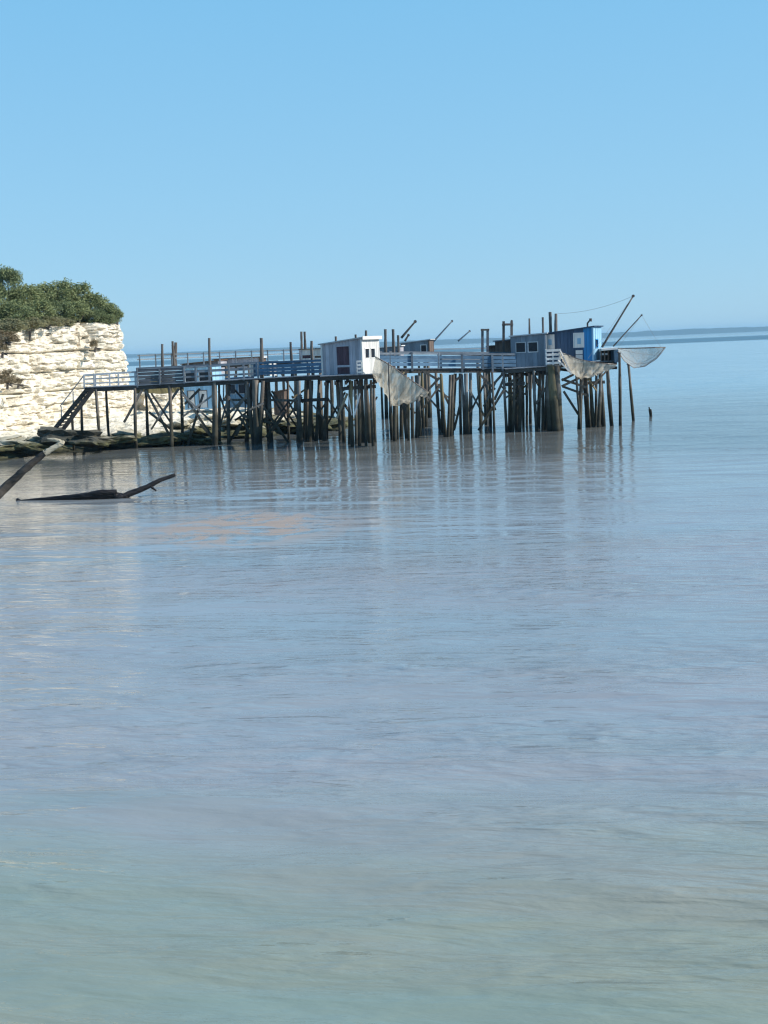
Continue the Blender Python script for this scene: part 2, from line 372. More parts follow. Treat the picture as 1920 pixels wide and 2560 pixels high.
def make_cliff(name, path, ztop, nu, nz, seed, top_back=None, zb=-0.4, lean=0.10, label=None):
    vs = []; fs = []
    rr = random.Random(seed); layers = []; z = -1.0
    while z < 14:
        th = rr.uniform(0.18, 0.75); layers.append((z, z+th, rr.uniform(-0.28, 0.22), rr.uniform(0, 99))); z += th
    def lay(z):
        for L in layers:
            if L[0] <= z < L[1]: return L
        return layers[-1]
    for i in range(nu+1):
        u = path.L*i/nu; p = path.at(u)
        q = path.at(u+1.2)-path.at(u-1.2); tn = V((q.x, q.y)).normalized(); nr = V((tn.y, -tn.x))
        zt = ztop(u)
        for k in range(nz+1):
            f = k/nz; z = zb+(zt-zb)*f
            zz = z+0.16*fbm(p.x*0.35, p.y*0.35, seed, 2)+0.02*p.x
            L = lay(zz); e = (zz-L[0])/(L[1]-L[0])
            joint = -0.20 if (e < 0.16 and fbm(p.x*0.5, p.y*0.5, L[3], 2) > -0.15) else 0
            blk = L[2]*(0.6+0.9*fbm(p.x*0.6+L[3], p.y*0.6, L[3], 2))
            line_ = -0.42*sum(math.exp(-((z-z0-0.05*sin(u*0.7))/0.07)**2) for z0 in (3.55, 5.0, 6.4))*(1 if fbm(u*0.2, z, 77, 2) > -0.25 else 0.3)
            cell = noise.cell(V((u*0.9+L[3], L[3], 0)))*0.26-0.13
            big = 0.9*fbm(u*0.13, z*0.12, seed+3, 3)+0.40*fbm(u*0.45, z*0.5, seed+8, 4)+0.14*fbm(u*1.8, z*2.4, seed, 3)
            fiss = -0.5*max(0, 0.10-abs(fbm(u*0.35, z*0.05, seed+20, 2)))/0.10*0.7
            cav = -0.9*max(0, fbm(u*0.55+7, z*0.9, seed+31, 3)-0.33)-0.6*max(0, fbm(u*1.5, z*3.2, seed+51, 2)-0.25)
            o = big*0.8+blk*0.5+cell*0.45+joint*0.8+line_*0.8+fiss+cav-lean*(z-zb)+0.6*max(0, 1.2-z)*0.6
            if f > 0.96: o -= (f-0.96)*8
            vs.append((p.x+nr.x*o, p.y+nr.y*o, z+0.04*fbm(u*2, z*2, 5, 2)))
    W = nz+1
    for i in range(nu):
        for k in range(nz): a = i*W+k; fs.append((a, a+W, a+W+1, a+1))
    me = mesh(name, vs, fs, LIME)
    top = [vs[i*W+nz] for i in range(nu+1)]
    # plateau behind the edge, part of the same mesh
    if top_back:
        base = len(vs); rows = 14; ext = list(vs); fe = list(fs)
        for j in range(rows+1):
            for i in range(nu+1):
                x, y, z = top[i]; bx, by = top_back
                t_ = j/rows; X = x+(bx-x)*t_; Y = y+(by-y)*t_
                ext.append((X, Y, z-0.02+1.1*min(1, t_*3)+0.2*fbm(X*0.3, Y*0.3, 1, 3)*min(1, t_*4)))
        for j in range(rows):
            for i in range(nu): a = base+j*(nu+1)+i; fe.append((a, a+1, a+nu+2, a+nu+1))
        me = mesh(name, ext, fe, LIME); me.materials.append(SOIL)
        for p_ in me.polygons[len(fs):]: p_.material_index = 1
    return me, top
me, CTOP = make_cliff('cliff', foot, lambda u: 7.5+1.0*min(1, u/40)+0.25*fbm(u*0.5, 0, 0, 3), 420, 190, 4, (-60, 95))
obj('cliff', me, kind='structure')
low = Path([(xa(300, 101), 101.5), (xa(345, 98), 97.2), (xa(400, 98), 98), (xa(470, 99), 99), (xa(500, 101), 101), (xa(520, 104), 105), (xa(470, 110), 111)])
me, _ = make_cliff('low_cliff', low, lambda u: 2.75-0.35*max(0, u-9)/3*0.5+0.4*fbm(u*0.5, 2, 0, 3), 150, 60, 9, (xa(380, 106), 106), lean=0.22)
obj('low_cliff', me, kind='structure')

# shore ledge: height field, its waterline read off the photograph
shore = [G(-500, 1230), G(-120, 1165), G(0, 1152), G(160, 1129), G(340, 1119), G(460, 1112), G(560, 1100), G(680, 1090), G(760, 1081), G(850, 1070), G(880, 1064)]
sh = [(p.x, p.y) for p in shore]+[(sh_x, sh_y) for sh_x, sh_y in ((-3.2, 97), (-6, 108), (-12, 120), (-40, 140))]
def seg_d(x, y):
    best = 1e9; sgn = 1
    for (ax, ay), (bx, by) in zip(sh, sh[1:]):
        dx, dy = bx-ax, by-ay; t_ = max(0, min(1, ((x-ax)*dx+(y-ay)*dy)/(dx*dx+dy*dy)))
        ex, ey = x-ax-dx*t_, y-ay-dy*t_; d = math.hypot(ex, ey)
        if d < best: best = d; sgn = 1 if (dx*ey-dy*ex) > 0 else -1
    return best*sgn
vs = []; fs = []; NX, NY = 230, 200
for j in range(NY+1):
    for i in range(NX+1):
        x = -46+46.5*i/NX; y = 58+(j/NY)**1.15*66
        d = seg_d(x, y)+0.7*fbm(x*0.25, y*0.25, 4, 3)
        hgt = 0.75*(1-math.exp(-max(d, 0)/3.2))+0.10*max(0, min(d, 12))*0.5 if d > 0 else 0.25*d
        st = 0.22*round((hgt+0.25*fbm(x*0.4, y*0.5, 9, 4))/0.22)
        z = 0.45*hgt+0.55*st+0.22*fbm(x*0.9, y*0.9, 2, 4)*min(1, max(0.2, d))+0.05*fbm(x*3, y*3, 2, 3)
        vs.append((x, y, max(-0.8, z if d > -0.3 else min(z, d*0.4))))
for j in range(NY):
    for i in range(NX): a = j*(NX+1)+i; fs.append((a, a+1, a+NX+2, a+NX+1))
obj('rocky_shore', mesh('rocky_shore', vs, fs, SHORE), kind='structure')

def rock_mesh(name, seed, mat, flat=0.6):
    bm = bmesh.new(); bmesh.ops.create_icosphere(bm, subdivisions=3, radius=1)
    for v in bm.verts:
        n_ = v.co.normalized(); q = 1+0.45*fbm(n_.x*1.2+seed, n_.y*1.2, n_.z*1.2, 3)
        c = V((max(-.72, min(.72, n_.x)), max(-.72, min(.72, n_.y)), max(-.62, min(.62, n_.z))))
        v.co = c*q*1.3; v.co.z *= flat
        v.co += n_*0.06*fbm(n_.x*5+seed, n_.y*5, n_.z*5, 3)
    me = D2.meshes.new(name); bm.to_mesh(me); bm.free(); me.materials.append(mat); return me
rocksL = [rock_mesh('boulder', s*3.3, BOULD, 0.45) for s in range(4)]
rocksD = [rock_mesh('boulder', s*5.1+40, DBOULD, 0.5) for s in range(3)]
def rock(px, py, D, r, dark, label, zs=1.0, group='weedy boulders along the foot of the cliff'):
    p = P(px, py, D)
    s = r*random.uniform(0.9, 1.1)
    mw = M.Translation(p) @ Euler((random.uniform(-.2, .2), random.uniform(-.2, .2), random.uniform(0, 6))).to_matrix().to_4x4() @ M.Diagonal((s*1.5, s, s*zs, 1))
    return obj('boulder', random.choice(rocksD if dark else rocksL), None, mw, label=label, category='boulder', group=group)
for px, py, D, r, dk, zs, lb in [
    (175, 1093, 74.5, 1.5, 1, 0.8, 'large blackish weed covered boulder at the foot of the pier stairs'),
    (225, 1104, 74.2, 1.2, 1, 0.7, 'black flat boulder beside the large one under the stairs, awash at the waterline'),
    (128, 1083, 75.2, 0.7, 1, 1.0, 'small dark rock right under the lowest step of the pier stairs'),
    (60, 1112, 73.5, 1.3, 0, 0.6, 'flat brown weedy boulder behind the pale tip of the raised branch'),
    (12, 1122, 72.8, 1.1, 0, 0.6, 'olive brown boulder at the left edge of the photo above the waterline'),
    (95, 1098, 75.0, 0.8, 0, 0.7, 'pale topped slab rock lit by the sun just left of the pier stairs'),
    (25, 1100, 75.5, 0.9, 0, 0.7, 'pale slab rock below the white shelf at the far left'),
    (285, 1100, 76.5, 1.0, 0, 0.7, 'sunlit tan boulder between the first two pairs of pier piles'),
    (318, 1088, 79.0, 0.9, 0, 0.9, 'pale block of rock against the cliff foot behind the second pile pair'),
    (395, 1098, 77.5, 1.0, 0, 0.7, 'green brown boulder between the second and third pile pairs'),
    (475, 1098, 79.0, 1.2, 0, 0.7, 'weed streaked boulder right of the third pile pair under the walkway'),
    (440, 1066, 84.0, 1.1, 0, 0.8, 'cream boulder below the low rock face behind the third pile pair'),
    (500, 1078, 82.0, 0.9, 0, 0.9, 'pale upright rock just left of the thick black pile'),
    (515, 1103, 78.0, 0.9, 1, 0.6, 'dark wet boulder at the waterline left of the thick black pile'),
    (590, 1060, 85.0, 1.3, 0, 0.7, 'cream sunlit boulder below the blue hut seen under the walkway'),
    (625, 1085, 82.0, 1.2, 0, 0.6, 'olive boulder at the waterline left of the dark crossed braces'),
    (545, 1048, 88.0, 1.2, 0, 0.8, 'light boulder right of the thick black pile, below the pale blue hut'),
    (715, 1060, 85.0, 1.3, 0, 0.6, 'flat pale rock seen through the crossed braces'),
    (660, 1046, 88.0, 1.0, 0, 0.8, 'small cream rock behind the dark pile cluster'),
    (765, 1066, 84.5, 1.2, 0, 0.6, 'greenish rock behind the pile cluster left of the white cabin'),
    (842, 1058, 86.5, 1.1, 0, 0.6, 'ochre weedy rock at the right end of the ledge, below the slanting pale pole'),
    (800, 1062, 86.0, 0.8, 1, 0.7, 'dark rock between the pile cluster and the ochre end rock'),
]:
    rock(px, py, D, r*0.8, dk, lb, zs)

# ------------------------------------------------------------------ shrubs and trees on the cliff
def crown_mesh(seed, mat, nleaf=6500, size=0.062, clumps=40, tall=1.0, spiky=0.0):
    r = random.Random(seed); vs = []; fs = []; cl = []
    for i in range(clumps):
        a, b = r.uniform(0, 2*pi), r.uniform(-0.5, 1.0); rr = r.uniform(0.35, 0.95)
        cl.append((V((cos(a)*rr*math.sqrt(max(0, 1-b*b*0.8)), sin(a)*rr*math.sqrt(max(0, 1-b*b*0.8)), b*0.75*tall)), r.uniform(0.20, 0.42)))
    for i in range(nleaf):
        c, cr = r.choice(cl); d = V((r.gauss(0, 1), r.gauss(0, 1), r.gauss(0, 1))).normalized()*cr*(r.random()**0.4)
        p = c+d; s = size*r.uniform(0.5, 1.3)
        e1 = V((r.gauss(0, 1), r.gauss(0, 1), r.gauss(0, 0.6))).normalized(); e2 = e1.cross(V((r.gauss(0, 1), r.gauss(0, 1), r.gauss(0, 1)))).normalized()
        if spiky: e1 = (e1+V((0, 0, spiky))).normalized()
        k = len(vs); vs += [p-e1*s, p+e2*s*0.45, p+e1*s, p-e2*s*0.45]; fs.append((k, k+1, k+2, k+3))
    return mesh('crown', vs, fs, mat)
CR = {'g': [crown_mesh(s, LEAF) for s in (1, 2, 3)], 'd': [crown_mesh(s, LEAFD, 7000, 0.06, 44, 1.1, 0.8) for s in (4, 5)],
      'o': [crown_mesh(s, LEAFO, 5000, 0.065, 30) for s in (6, 7)], 'b': [crown_mesh(s, LEAFB, 3500, 0.07, 24) for s in (8, 9)]}
def bush(px, py, D, rx, rz, kind, name, label, cat, group):
    c = P(px, py, D); base = c-V((0, 0, rz*0.95))
    root = empty(name, base, label=label, category=cat, group=group)
    if kind == 'b': base = c-V((0.6, -0.8, -rz*0.15))
    pts = [base-V((0, 0, 0.15 if kind == 'b' else 0.5)), base+V((0.05, 0, rz*0.4)), c+V((0, 0, rz*0.2))]
    v, f = tube([p-base for p in pts], [0.10, 0.08, 0.04], 6, 0.1, int(px)); obj('trunk', mesh('trunk', v, f, MAST), root)
    v = []; f = []
    for a in range(4):
        q = a*1.6+px; tip = c-base+V((cos(q)*rx*0.6, sin(q)*rx*0.6, rz*0.35))
        vv, ff = tube([V((0, 0, rz*0.3)), (V((0, 0, rz*0.3))+tip)/2+V((0, 0, .05)), tip], [0.05, 0.035, 0.015], 5, 0.1, a)
        o_ = len(v); v += vv; f += [tuple(i+o_ for i in x) for x in ff]
    obj('limb', mesh('limb', v, f, MAST), root)
    mw = M.Translation(c) @ M.Rotation(random.uniform(0, 6), 4, 'Z') @ M.Diagonal((rx, rx, rz, 1))
    obj('crown', random.choice(CR[kind]), root, mw)
GT = 'evergreen shrubs on the cliff top'; GS = 'dry scrub along the cliff edge'
for a in [
    (-40, 715, 90, 1.9, 1.7, 'd', 'tree', 'dark tree at the left edge of the photo, tallest on the cliff', 'tree', GT),
    (20, 722, 89, 1.25, 1.4, 'd', 'tree', 'dark pointed tree just inside the left edge, standing above the shrubs', 'tree', GT),
    (-20, 770, 87, 1.7, 1.4, 'd', 'shrub', 'dark bluish green shrub below the tall tree at the left edge', 'shrub', GT),
    (62, 755, 90, 1.5, 1.3, 'g', 'shrub', 'green shrub filling the dip right of the pointed tree', 'shrub', GT),
    (110, 750, 93, 1.5, 1.25, 'g', 'shrub', 'rounded green shrub second from the dip on the skyline', 'shrub', GT),
    (155, 746, 94, 1.5, 1.35, 'g', 'shrub', 'green shrub at the highest point of the main thicket', 'shrub', GT),
    (198, 750, 95, 1.45, 1.3, 'g', 'shrub', 'green shrub just right of the highest point of the thicket', 'shrub', GT),
    (235, 768, 95, 1.25, 1.15, 'g', 'shrub', 'green shrub where the skyline starts sloping down to the sea', 'shrub', GT),
    (266, 784, 95, 1.0, 0.95, 'g', 'shrub', 'green shrub on the sloping skyline next to the last one', 'shrub', GT),
    (291, 792, 94.5, 0.68, 0.62, 'g', 'shrub', 'small green shrub leaning over the seaward corner of the cliff', 'shrub', GT),
    (40, 792, 86.5, 1.4, 1.0, 'd', 'shrub', 'dark shrub in the middle of the thicket below the pointed tree', 'shrub', GT),
    (95, 786, 89, 1.5, 1.0, 'g', 'shrub', 'mid green shrub in the front row above the scrub', 'shrub', GT),
    (145, 786, 91, 1.4, 1.0, 'd', 'shrub', 'dark green shrub in the front row at the centre of the cliff top', 'shrub', GT),
    (195, 786, 92, 1.3, 0.95, 'g', 'shrub', 'green shrub in the front row right of centre, at the rock edge', 'shrub', GT),
    (240, 797, 93, 1.0, 0.7, 'd', 'shrub', 'dark low shrub at the rock edge below the sloping skyline', 'shrub', GT),
    (272, 802, 93.5, 0.7, 0.45, 'd', 'shrub', 'low dark shrub hugging the rock edge near the seaward corner', 'shrub', GT),
    (20, 820, 84, 1.3, 0.75, 'o', 'shrub', 'olive dry bush at the cliff edge by the left side of the photo', 'shrub', GS),
    (72, 812, 86.5, 1.2, 0.6, 'o', 'shrub', 'olive dry bush on the cliff edge, second from the left', 'shrub', GS),
    (118, 808, 88.5, 1.2, 0.55, 'o', 'shrub', 'olive dry bush on the cliff edge under the dark front shrub', 'shrub', GS),
    (160, 808, 90, 0.9, 0.45, 'o', 'shrub', 'last olive bush on the cliff edge towards the sea', 'shrub', GS),
    (12, 845, 83.0, 1.0, 0.55, 'b', 'shrub', 'brown scrub spilling over the cliff edge at the left', 'shrub', GS),
    (4, 872, 82.2, 0.55, 0.5, 'b', 'shrub', 'brown tuft hanging on the upper rock face at the left edge', 'shrub', GS),
    (16, 945, 81.8, 0.75, 0.65, 'b', 'shrub', 'brown green scrub halfway down the rock face at the left edge', 'shrub', GS),
    (44, 955, 82.8, 0.45, 0.35, 'b', 'shrub', 'small brown tuft right of the scrub halfway down the rock face', 'shrub', GS),
    (236, 862, 91.2, 0.35, 0.45, 'b', 'shrub', 'small reddish brown tuft in a crack high on the rock face near the seaward corner', 'shrub', GS),
]: bush(*a)

# ------------------------------------------------------------------ the near pier
ZD = 4.0
NP = empty('fishing_pier', G(700, 1110), label='long wooden fishing pier on dark piles, from stairs at the cliff to the blue cabin', category='pier')
def deck(parent, x0, y0, x1, y1, D0, D1, depth, pw=0.22, mat=None):   # planks across, dark edge beam along the front and back
    a, b = P(x0, y0, D0), P(x1, y1, D1); L = (b-a).length; n = max(1, int(L/pw)); ax = (b-a)/n; back = V((0, depth, 0))
    for i in range(n):
        c = a+ax*(i+0.5); beam('plank', parent, c-V((0, 0.12, -0.03)), c+back+V((0, 0.12, 0.03)), ax.length*0.92, 0.045, mat or RAILW)
    for off in (V((0, 0, -0.12)), back+V((0, 0, -0.12)), back*0.5+V((0, 0, -0.13))):
        beam('edge_beam', parent, a+off, b+off, 0.10, 0.24, BEAM)
def rails(parent, x0, x1, D0, D1, ys, mat, h=0.12, t=0.035):
    for ya, yb in ys: beam('rail', parent, P(x0, ya, D0), P(x1, yb, D1), t, h, mat)
def posts(parent, lst, mat, w=0.10):
    for x, yt, yb, D in lst: beam('rail_post', parent, P(x, yb, D), P(x-0.04*(yb-yt), yt, D), w, w, mat)
def piles(parent, lst, mat=None, zb=-0.8):
    for e in lst:
        xt, yt, xb, yb, D, r = e[:6]; a, b = P(xt, yt, D), P(xb, yb, D); d = (b-a)/(b.z-a.z)
        b2 = a+d*(zb-a.z); pole('pile', parent, b2, a, r, (e[6] if len(e) > 6 else mat) or PILE)
def braces(parent, lst, mat=None, w=0.13):
    for x0, y0, x1, y1, D in lst: beam('brace', parent, P(x0, y0, D), P(x1, y1, D-0.05), w*0.6, w, mat or PILE)

DL = 76.5
# stairs and landing
for dy in (0, 1.0):
    beam('stringer', NP, P(131, 1079, DL+dy), P(215+6, 970, DL+dy), 0.07, 0.26, BEAM)
beam('stringer', NP, P(155, 1077, DL-0.25), P(233, 972, DL-0.25), 0.07, 0.26, BEAM)
for i in range(13):
    t_ = (i+0.5)/13; c = P(140+(224-140)*t_, 1076+(972-1076)*t_, DL)
    beam('tread', NP, c-V((0, .25, 0)), c+V((0, 1.0, 0)), 0.26, 0.05, BEAM)
for dy in (0, 1.0):
    beam('handrail', NP, P(150, 1016, DL+dy), P(210, 938, DL+dy), 0.045, 0.06, RAILW)
    for t_ in (0.25, 0.6):
        x, y = 133+84*t_, 1078-106*t_; beam('rail_post', NP, P(x, y, DL+dy), P(x-1, y-36, DL+dy), 0.06, 0.06, RAILW)
deck(NP, 212, 970, 341, 965, DL, DL, 1.4)
rails(NP, 211, 341, DL, DL, [(938, 930)], RAILP, 0.11); rails(NP, 211, 341, DL, DL, [(948, 942), (959, 954)], RAILP, 0.09)
rails(NP, 211, 341, DL+1.4, DL+1.4, [(937, 929), (948, 941)], RAILP, 0.08)
posts(NP, [(211, 936, 972, DL), (236, 936, 971, DL), (239.5, 936, 971, DL+1.4), (275, 934, 969, DL+1.4), (297, 933, 969, DL), (339, 929, 967, DL)], RAILP, 0.09)
# panelled stretch and the long walkway
deck(NP, 341, 965, 640, 948, DL, DL, 1.5); deck(NP, 640, 948, 812, 939, DL, 75.5, 1.5)
for k in range(5):
    beam('rail', NP, P(342, 927+k*8.4, DL), P(462, 921+k*8.4, DL), 0.03, 0.185, PANEL)
beam('handrail', NP, P(341, 922, DL), P(463, 917, DL), 0.06, 0.09, RAILW)
posts(NP, [(344, 920, 968, DL-.06), (400, 922, 963, DL-.06), (461, 916, 960, DL-.06)], RAILW)
rails(NP, 463, 640, DL, DL, [(919, 908)], RAILW, 0.10); rails(NP, 463, 640, DL, DL, [(931, 921), (943, 934)], RAILW, 0.12)
rails(NP, 640, 812, DL, 75.6, [(908, 901)], RAILB, 0.12); rails(NP, 640, 812, DL, 75.6, [(917, 910), (926, 919), (934, 928)], RAILB, 0.19)
rails(NP, 341, 812, DL+1.5, 77.1, [(921, 899), (934, 912)], RAILW, 0.10)
posts(NP, [(490, 916, 958, DL), (524, 913, 956, DL), (573, 911, 953, DL), (610, 909, 951, DL), (646, 906, 949, DL), (683, 904, 950, DL-.05), (734, 901, 952, DL-.05), (770, 901, 943, DL-.3), (814, 896, 948, 75.5)], RAILW, 0.12)
# right hand walkway to the grey cabin
DR = 77.0
deck(NP, 948, 924, 1100, 923, 75.5, DR, 1.5); deck(NP, 1100, 923, 1290, 922, DR, 78.0, 1.5)
rails(NP, 948, 1100, 75.5, DR, [(884, 884)], RAILW, 0.13); rails(NP, 948, 1100, 75.5, DR, [(893, 893), (902, 902), (911, 911)], RAILB, 0.20)
rails(NP, 1100, 1290, DR, 77.8, [(885, 886)], RAILW, 0.12); rails(NP, 1100, 1290, DR, 77.8, [(893, 895), (903, 904), (913, 913)], RAILB, 0.19)
rails(NP, 948, 1290, 77.0, 79.4, [(880, 882), (898, 898)], RAILW, 0.10)
posts(NP, [(975, 882, 924, 75.8), (1031, 880, 928, 76.2), (1097, 882, 930, DR), (1103, 886, 926, DR+.2), (1156, 884, 930, DR), (1160, 888, 926, DR+1.5), (1208, 886, 924, DR), (1232, 886, 930, 77.5), (1257, 884, 928, 77.7), (1283, 882, 928, 77.9)], RAILW, 0.13)
# platforms under the cabins
def platform(parent, x0, x1, y0, y1, D0, depth, mat=None):
    deck(parent, x0, y0, x1, y1, D0, D0, depth, 0.25, mat)
    a, b = P(x0, y0, D0), P(x1, y1, D0)
    for i in range(6):
        c = a.lerp(b, (i+0.5)/6)-V((0, 0, 0.42)); beam('joist', parent, c-V((0, .3, 0)), c+V((0, depth+.3, 0)), 0.12, 0.18, BEAM)
platform(NP, 800, 952, 942, 936, 70.6, 5.2)
platform(NP, 1262, 1402, 924, 915, 76.6, 4.6)
platform(NP, 1362, 1500, 912, 905, 78.2, 4.2)
platform(NP, 1498, 1542, 905, 903, 79.2, 2.2)
# piles, left to right
pl = [(241, 972, 249, 1122, DL, .11), (266, 972, 272, 1100, DL+1.4, .10), (181, 1030, 183, 1080, DL+.2, .10), (204, 1000, 206, 1086, DL+1.0, .10),
      (337, 970, 341, 1118, DL, .12), (364, 970, 371, 1112, DL+1.5, .11), (424, 964, 429, 1116, DL, .13), (452, 964, 457, 1121, DL+1.5, .11),
      (534, 956, 538, 1118, DL, .20), (547, 960, 549, 1090, DL+1.5, .11), (569, 956, 572, 1120, DL+.2, .13),
      (618, 952, 634, 1108, DL, .15), (640, 950, 642, 1112, DL-.3, .24), (655, 952, 650, 1112, DL-.2, .18), (672, 950, 676, 1108, DL+.4, .15),
      (628, 952, 618, 1100, DL+1.5, .15), (664, 952, 672, 1098, DL+1.5, .14), (720, 948, 722, 1096, DL+1.5, .10)]
piles(NP, pl)
r_ = random.Random(3)
for x, y, D, c in [(744, 1112, 76, 0), (752, 1116, 75.4, 0), (760, 1088, 79, 1), (774, 1108, 76, 0), (782, 1096, 77.5, 1), (792, 1104, 76.4, 0), (801, 1092, 78, 0), (812, 1108, 76, 0), (818, 1090, 78.5, 0), (768, 1100, 77, 1), (806, 1100, 77, 1),
                   (860, 1092, 74.5, 0), (872, 1108, 72.6, 0), (880, 1126, 70.8, 1), (890, 1112, 72.4, 0), (899, 1122, 71, 0), (908, 1104, 73.6, 1), (916, 1126, 70.7, 0), (925, 1108, 73, 0), (933, 1128, 70.6, 0), (938, 1104, 73.4, 0), (850, 1084, 76, 0),
                   (980, 1100, 74.4, 0), (987, 1110, 73.5, 1), (994, 1096, 75, 1), (1004, 1082, 77, 1), (1015, 1092, 75.6, 0), (1023, 1110, 73.6, 1), (1032, 1092, 75.4, 0), (1042, 1088, 76, 0), (1050, 1080, 77, 0), (1057, 1044, 84, 1), (1066, 1040, 85, 0),
                   (1098, 1048, 82, 0), (1106, 1064, 79, 1), (1113, 1088, 75.5, 1), (1120, 1090, 75.2, 0), (1127, 1086, 75.6, 0), (1132, 1070, 78, 0),
                   (1153, 1074, 77.3, 0), (1160, 1076, 76.9, 0), (1168, 1076, 76.8, 0), (1176, 1074, 77.2, 0),
                   (1200, 1036, 85, 1), (1213, 1038, 84.6, 0), (1236, 1078, 76.4, 0), (1226, 1044, 83, 1),
                   (1266, 1072, 77, 0), (1274, 1068, 77.8, 1), (1283, 1072, 77, 0), (1292, 1062, 78.6, 0), (1300, 1070, 77.2, 0), (1308, 1056, 79.8, 0), (1317, 1040, 83, 1), (1326, 1034, 84, 1), (1341, 1072, 76.6, 0), (1347, 1050, 80.6, 0), (1357, 1068, 77.2, 0), (1366, 1064, 77.8, 0),
                   (1449, 1066, 77.4, 0), (1467, 1058, 78.6, 0), (1474, 1060, 78.2, 0), (1482, 1058, 78.4, 1), (1489, 1052, 79.6, 0), (1497, 1060, 78.2, 0), (1504, 1048, 80.4, 1), (1509, 1058, 78.5, 0), (1478, 1046, 81, 0)]:
    hor = 866-(x-960)*0.042; top = hor+ (HC-3.85)*F/D
    dx = r_.uniform(-7, 10)
    piles(NP, [(x-dx, top, x, y, D, r_.uniform(0.085, 0.155), PILE_B if c and r_.random() < .8 else (PILE_G if r_.random() < .4 else PILE))])
# the wide bundled corner post and its neighbours
for x, D, r in ((1376, 76.6, .26), (1388, 76.3, .30), (1399, 76.6, .26), (1384, 77.2, .25)):
    piles(NP, [(x-6, 913, x, 1066, D, r, PILE_B if x == 1388 else PILE)])
piles(NP, [(1440, 905, 1449, 1063, 77.0, .09), (1518, 908, 1529, 1060, 78.6, .15)])
braces(NP, [(356, 974, 310, 1056, DL), (363, 974, 423, 1087, DL+.1), (447, 972, 392, 1052, DL+.2), (430, 1075, 372, 1030, DL+.3), (452, 975, 530, 1092, DL+.1), (508, 985, 470, 1110, DL+.4), (500, 972, 462, 1010, DL+.5), (540, 1104, 500, 1060, DL),
            (622, 985, 560, 1045, DL), (600, 1045, 640, 1100, DL), (612, 1042, 590, 1090, DL), (566, 1118, 600, 1060, DL+.6), (651, 1007, 725, 1112, DL-.2), (712, 1030, 665, 1093, DL-.1), (560, 1000, 640, 1000, DL+.3), (672, 1000, 760, 1002, DL+.3), (608, 1040, 680, 1058, DL-.1), (618, 1062, 674, 1044, DL),
            (1072, 973, 1099, 944, 76.0), (1058, 928, 1096, 950, 76.5), (1123, 966, 1152, 940, 76.8), (1135, 1076, 1151, 1008, 76.8), (1096, 960, 1138, 1040, 76.6),
            (1193, 930, 1238, 974, 77.2), (1263, 928, 1232, 962, 77.2), (1264, 936, 1236, 1000, 77.1), (1264, 968, 1196, 1076, 76.7), (1268, 960, 1300, 940, 77),
            (1404, 951, 1434, 936, 77.2), (1404, 966, 1450, 944, 77.1), (1404, 948, 1466, 968, 77.3), (1406, 966, 1466, 988, 77.4), (1409, 978, 1446, 1036, 77.2), (1340, 1010, 1366, 968, 77), (1330, 932, 1350, 960, 77.4)], w=0.15)
for x0, x1, D in ((381, 424, DL), (458, 536, DL), (549, 572, DL+.2), (574, 618, DL), (590, 660, DL+1.2), (676, 722, DL), (682, 745, DL+1), (722, 752, 76), (818, 860, 76), (1058, 1098, 77), (1176, 1212, 77), (1212, 1236, 77.4)):
    for flip in (0, 1):
        ya, yb = random.uniform(975, 1000), random.uniform(1040, 1085)
        if x0 > 900: ya -= 25; yb -= 25
        if flip: ya, yb = yb, ya
        beam('brace', NP, P(x0-3, ya, D), P(x1+3, yb, D+.1), .06, .12, random.choice((PILE, PILE_G, BEAM)))
for i in range(26):
    x = random.choice((640, 745, 775, 805, 870, 900, 925, 990, 1030, 1110, 1165, 1275, 1300, 1345, 1480, 1498)); D = 75.5 if x < 1100 else 77.6; y = random.uniform(960, 1030)-0.042*(x-960)
    beam('brace', NP, P(x-random.uniform(8, 22), y, D), P(x+random.uniform(8, 22), y+random.choice((-1, 1))*random.uniform(15, 45), D+random.uniform(0, .6)), .06, .10, random.choice((PILE, PILE_G, PILE_B)))
beam('brace', NP, P(842, 1046, 74), P(868, 984, 73.4), 0.08, 0.13, BONE, label='pale slanting brace')
for a_ in ((871, 992, 880, 1038), (900, 984, 886, 1038)): beam('brace', NP, P(a_[0], a_[1], 70.2), P(a_[2], a_[3], 70.2), 0.06, 0.09, RAILP, label='pale green forked brace')
# cross beams low in the water zone
for x0, y0, x1, y1, D in [(742, 1002, 822, 998, 75.8), (856, 972, 940, 966, 70.9), (980, 975, 1050, 970, 74.0), (1264, 962, 1312, 958, 77), (1464, 958, 1512, 955, 78.2)]:
    beam('cross_beam', NP, P(x0, y0, D), P(x1, y1, D), 0.12, 0.2, BEAM)
for x in (612, 620, 629, 637, 646, 655, 663, 671, 560, 575):
    beam('hanging_board', NP, P(x, 952, 76.9), P(x+random.uniform(-3, 5), 952+random.uniform(30, 95), 76.9), 0.05, random.uniform(.12, .26), random.choice([BEAM, BEAM, PILE]))
# fenders of hanging boards under the white cabin
for i in range(16):
    x = 820+i*5.2; beam('hanging_board', NP, P(x, 948, 75.6), P(x+1, 948+random.uniform(14, 60), 75.6), 0.03, 0.10, random.choice([PANEL, PILE_B, PILE]))
for i in range(13):
    x = 1268+i*8; beam('hanging_board', NP, P(x, 926, 78.5), P(x+random.uniform(-4, 5), 926+random.uniform(18, 70), 78.5), 0.03, 0.12, random.choice([PILE_B, PILE_B, PILE]))
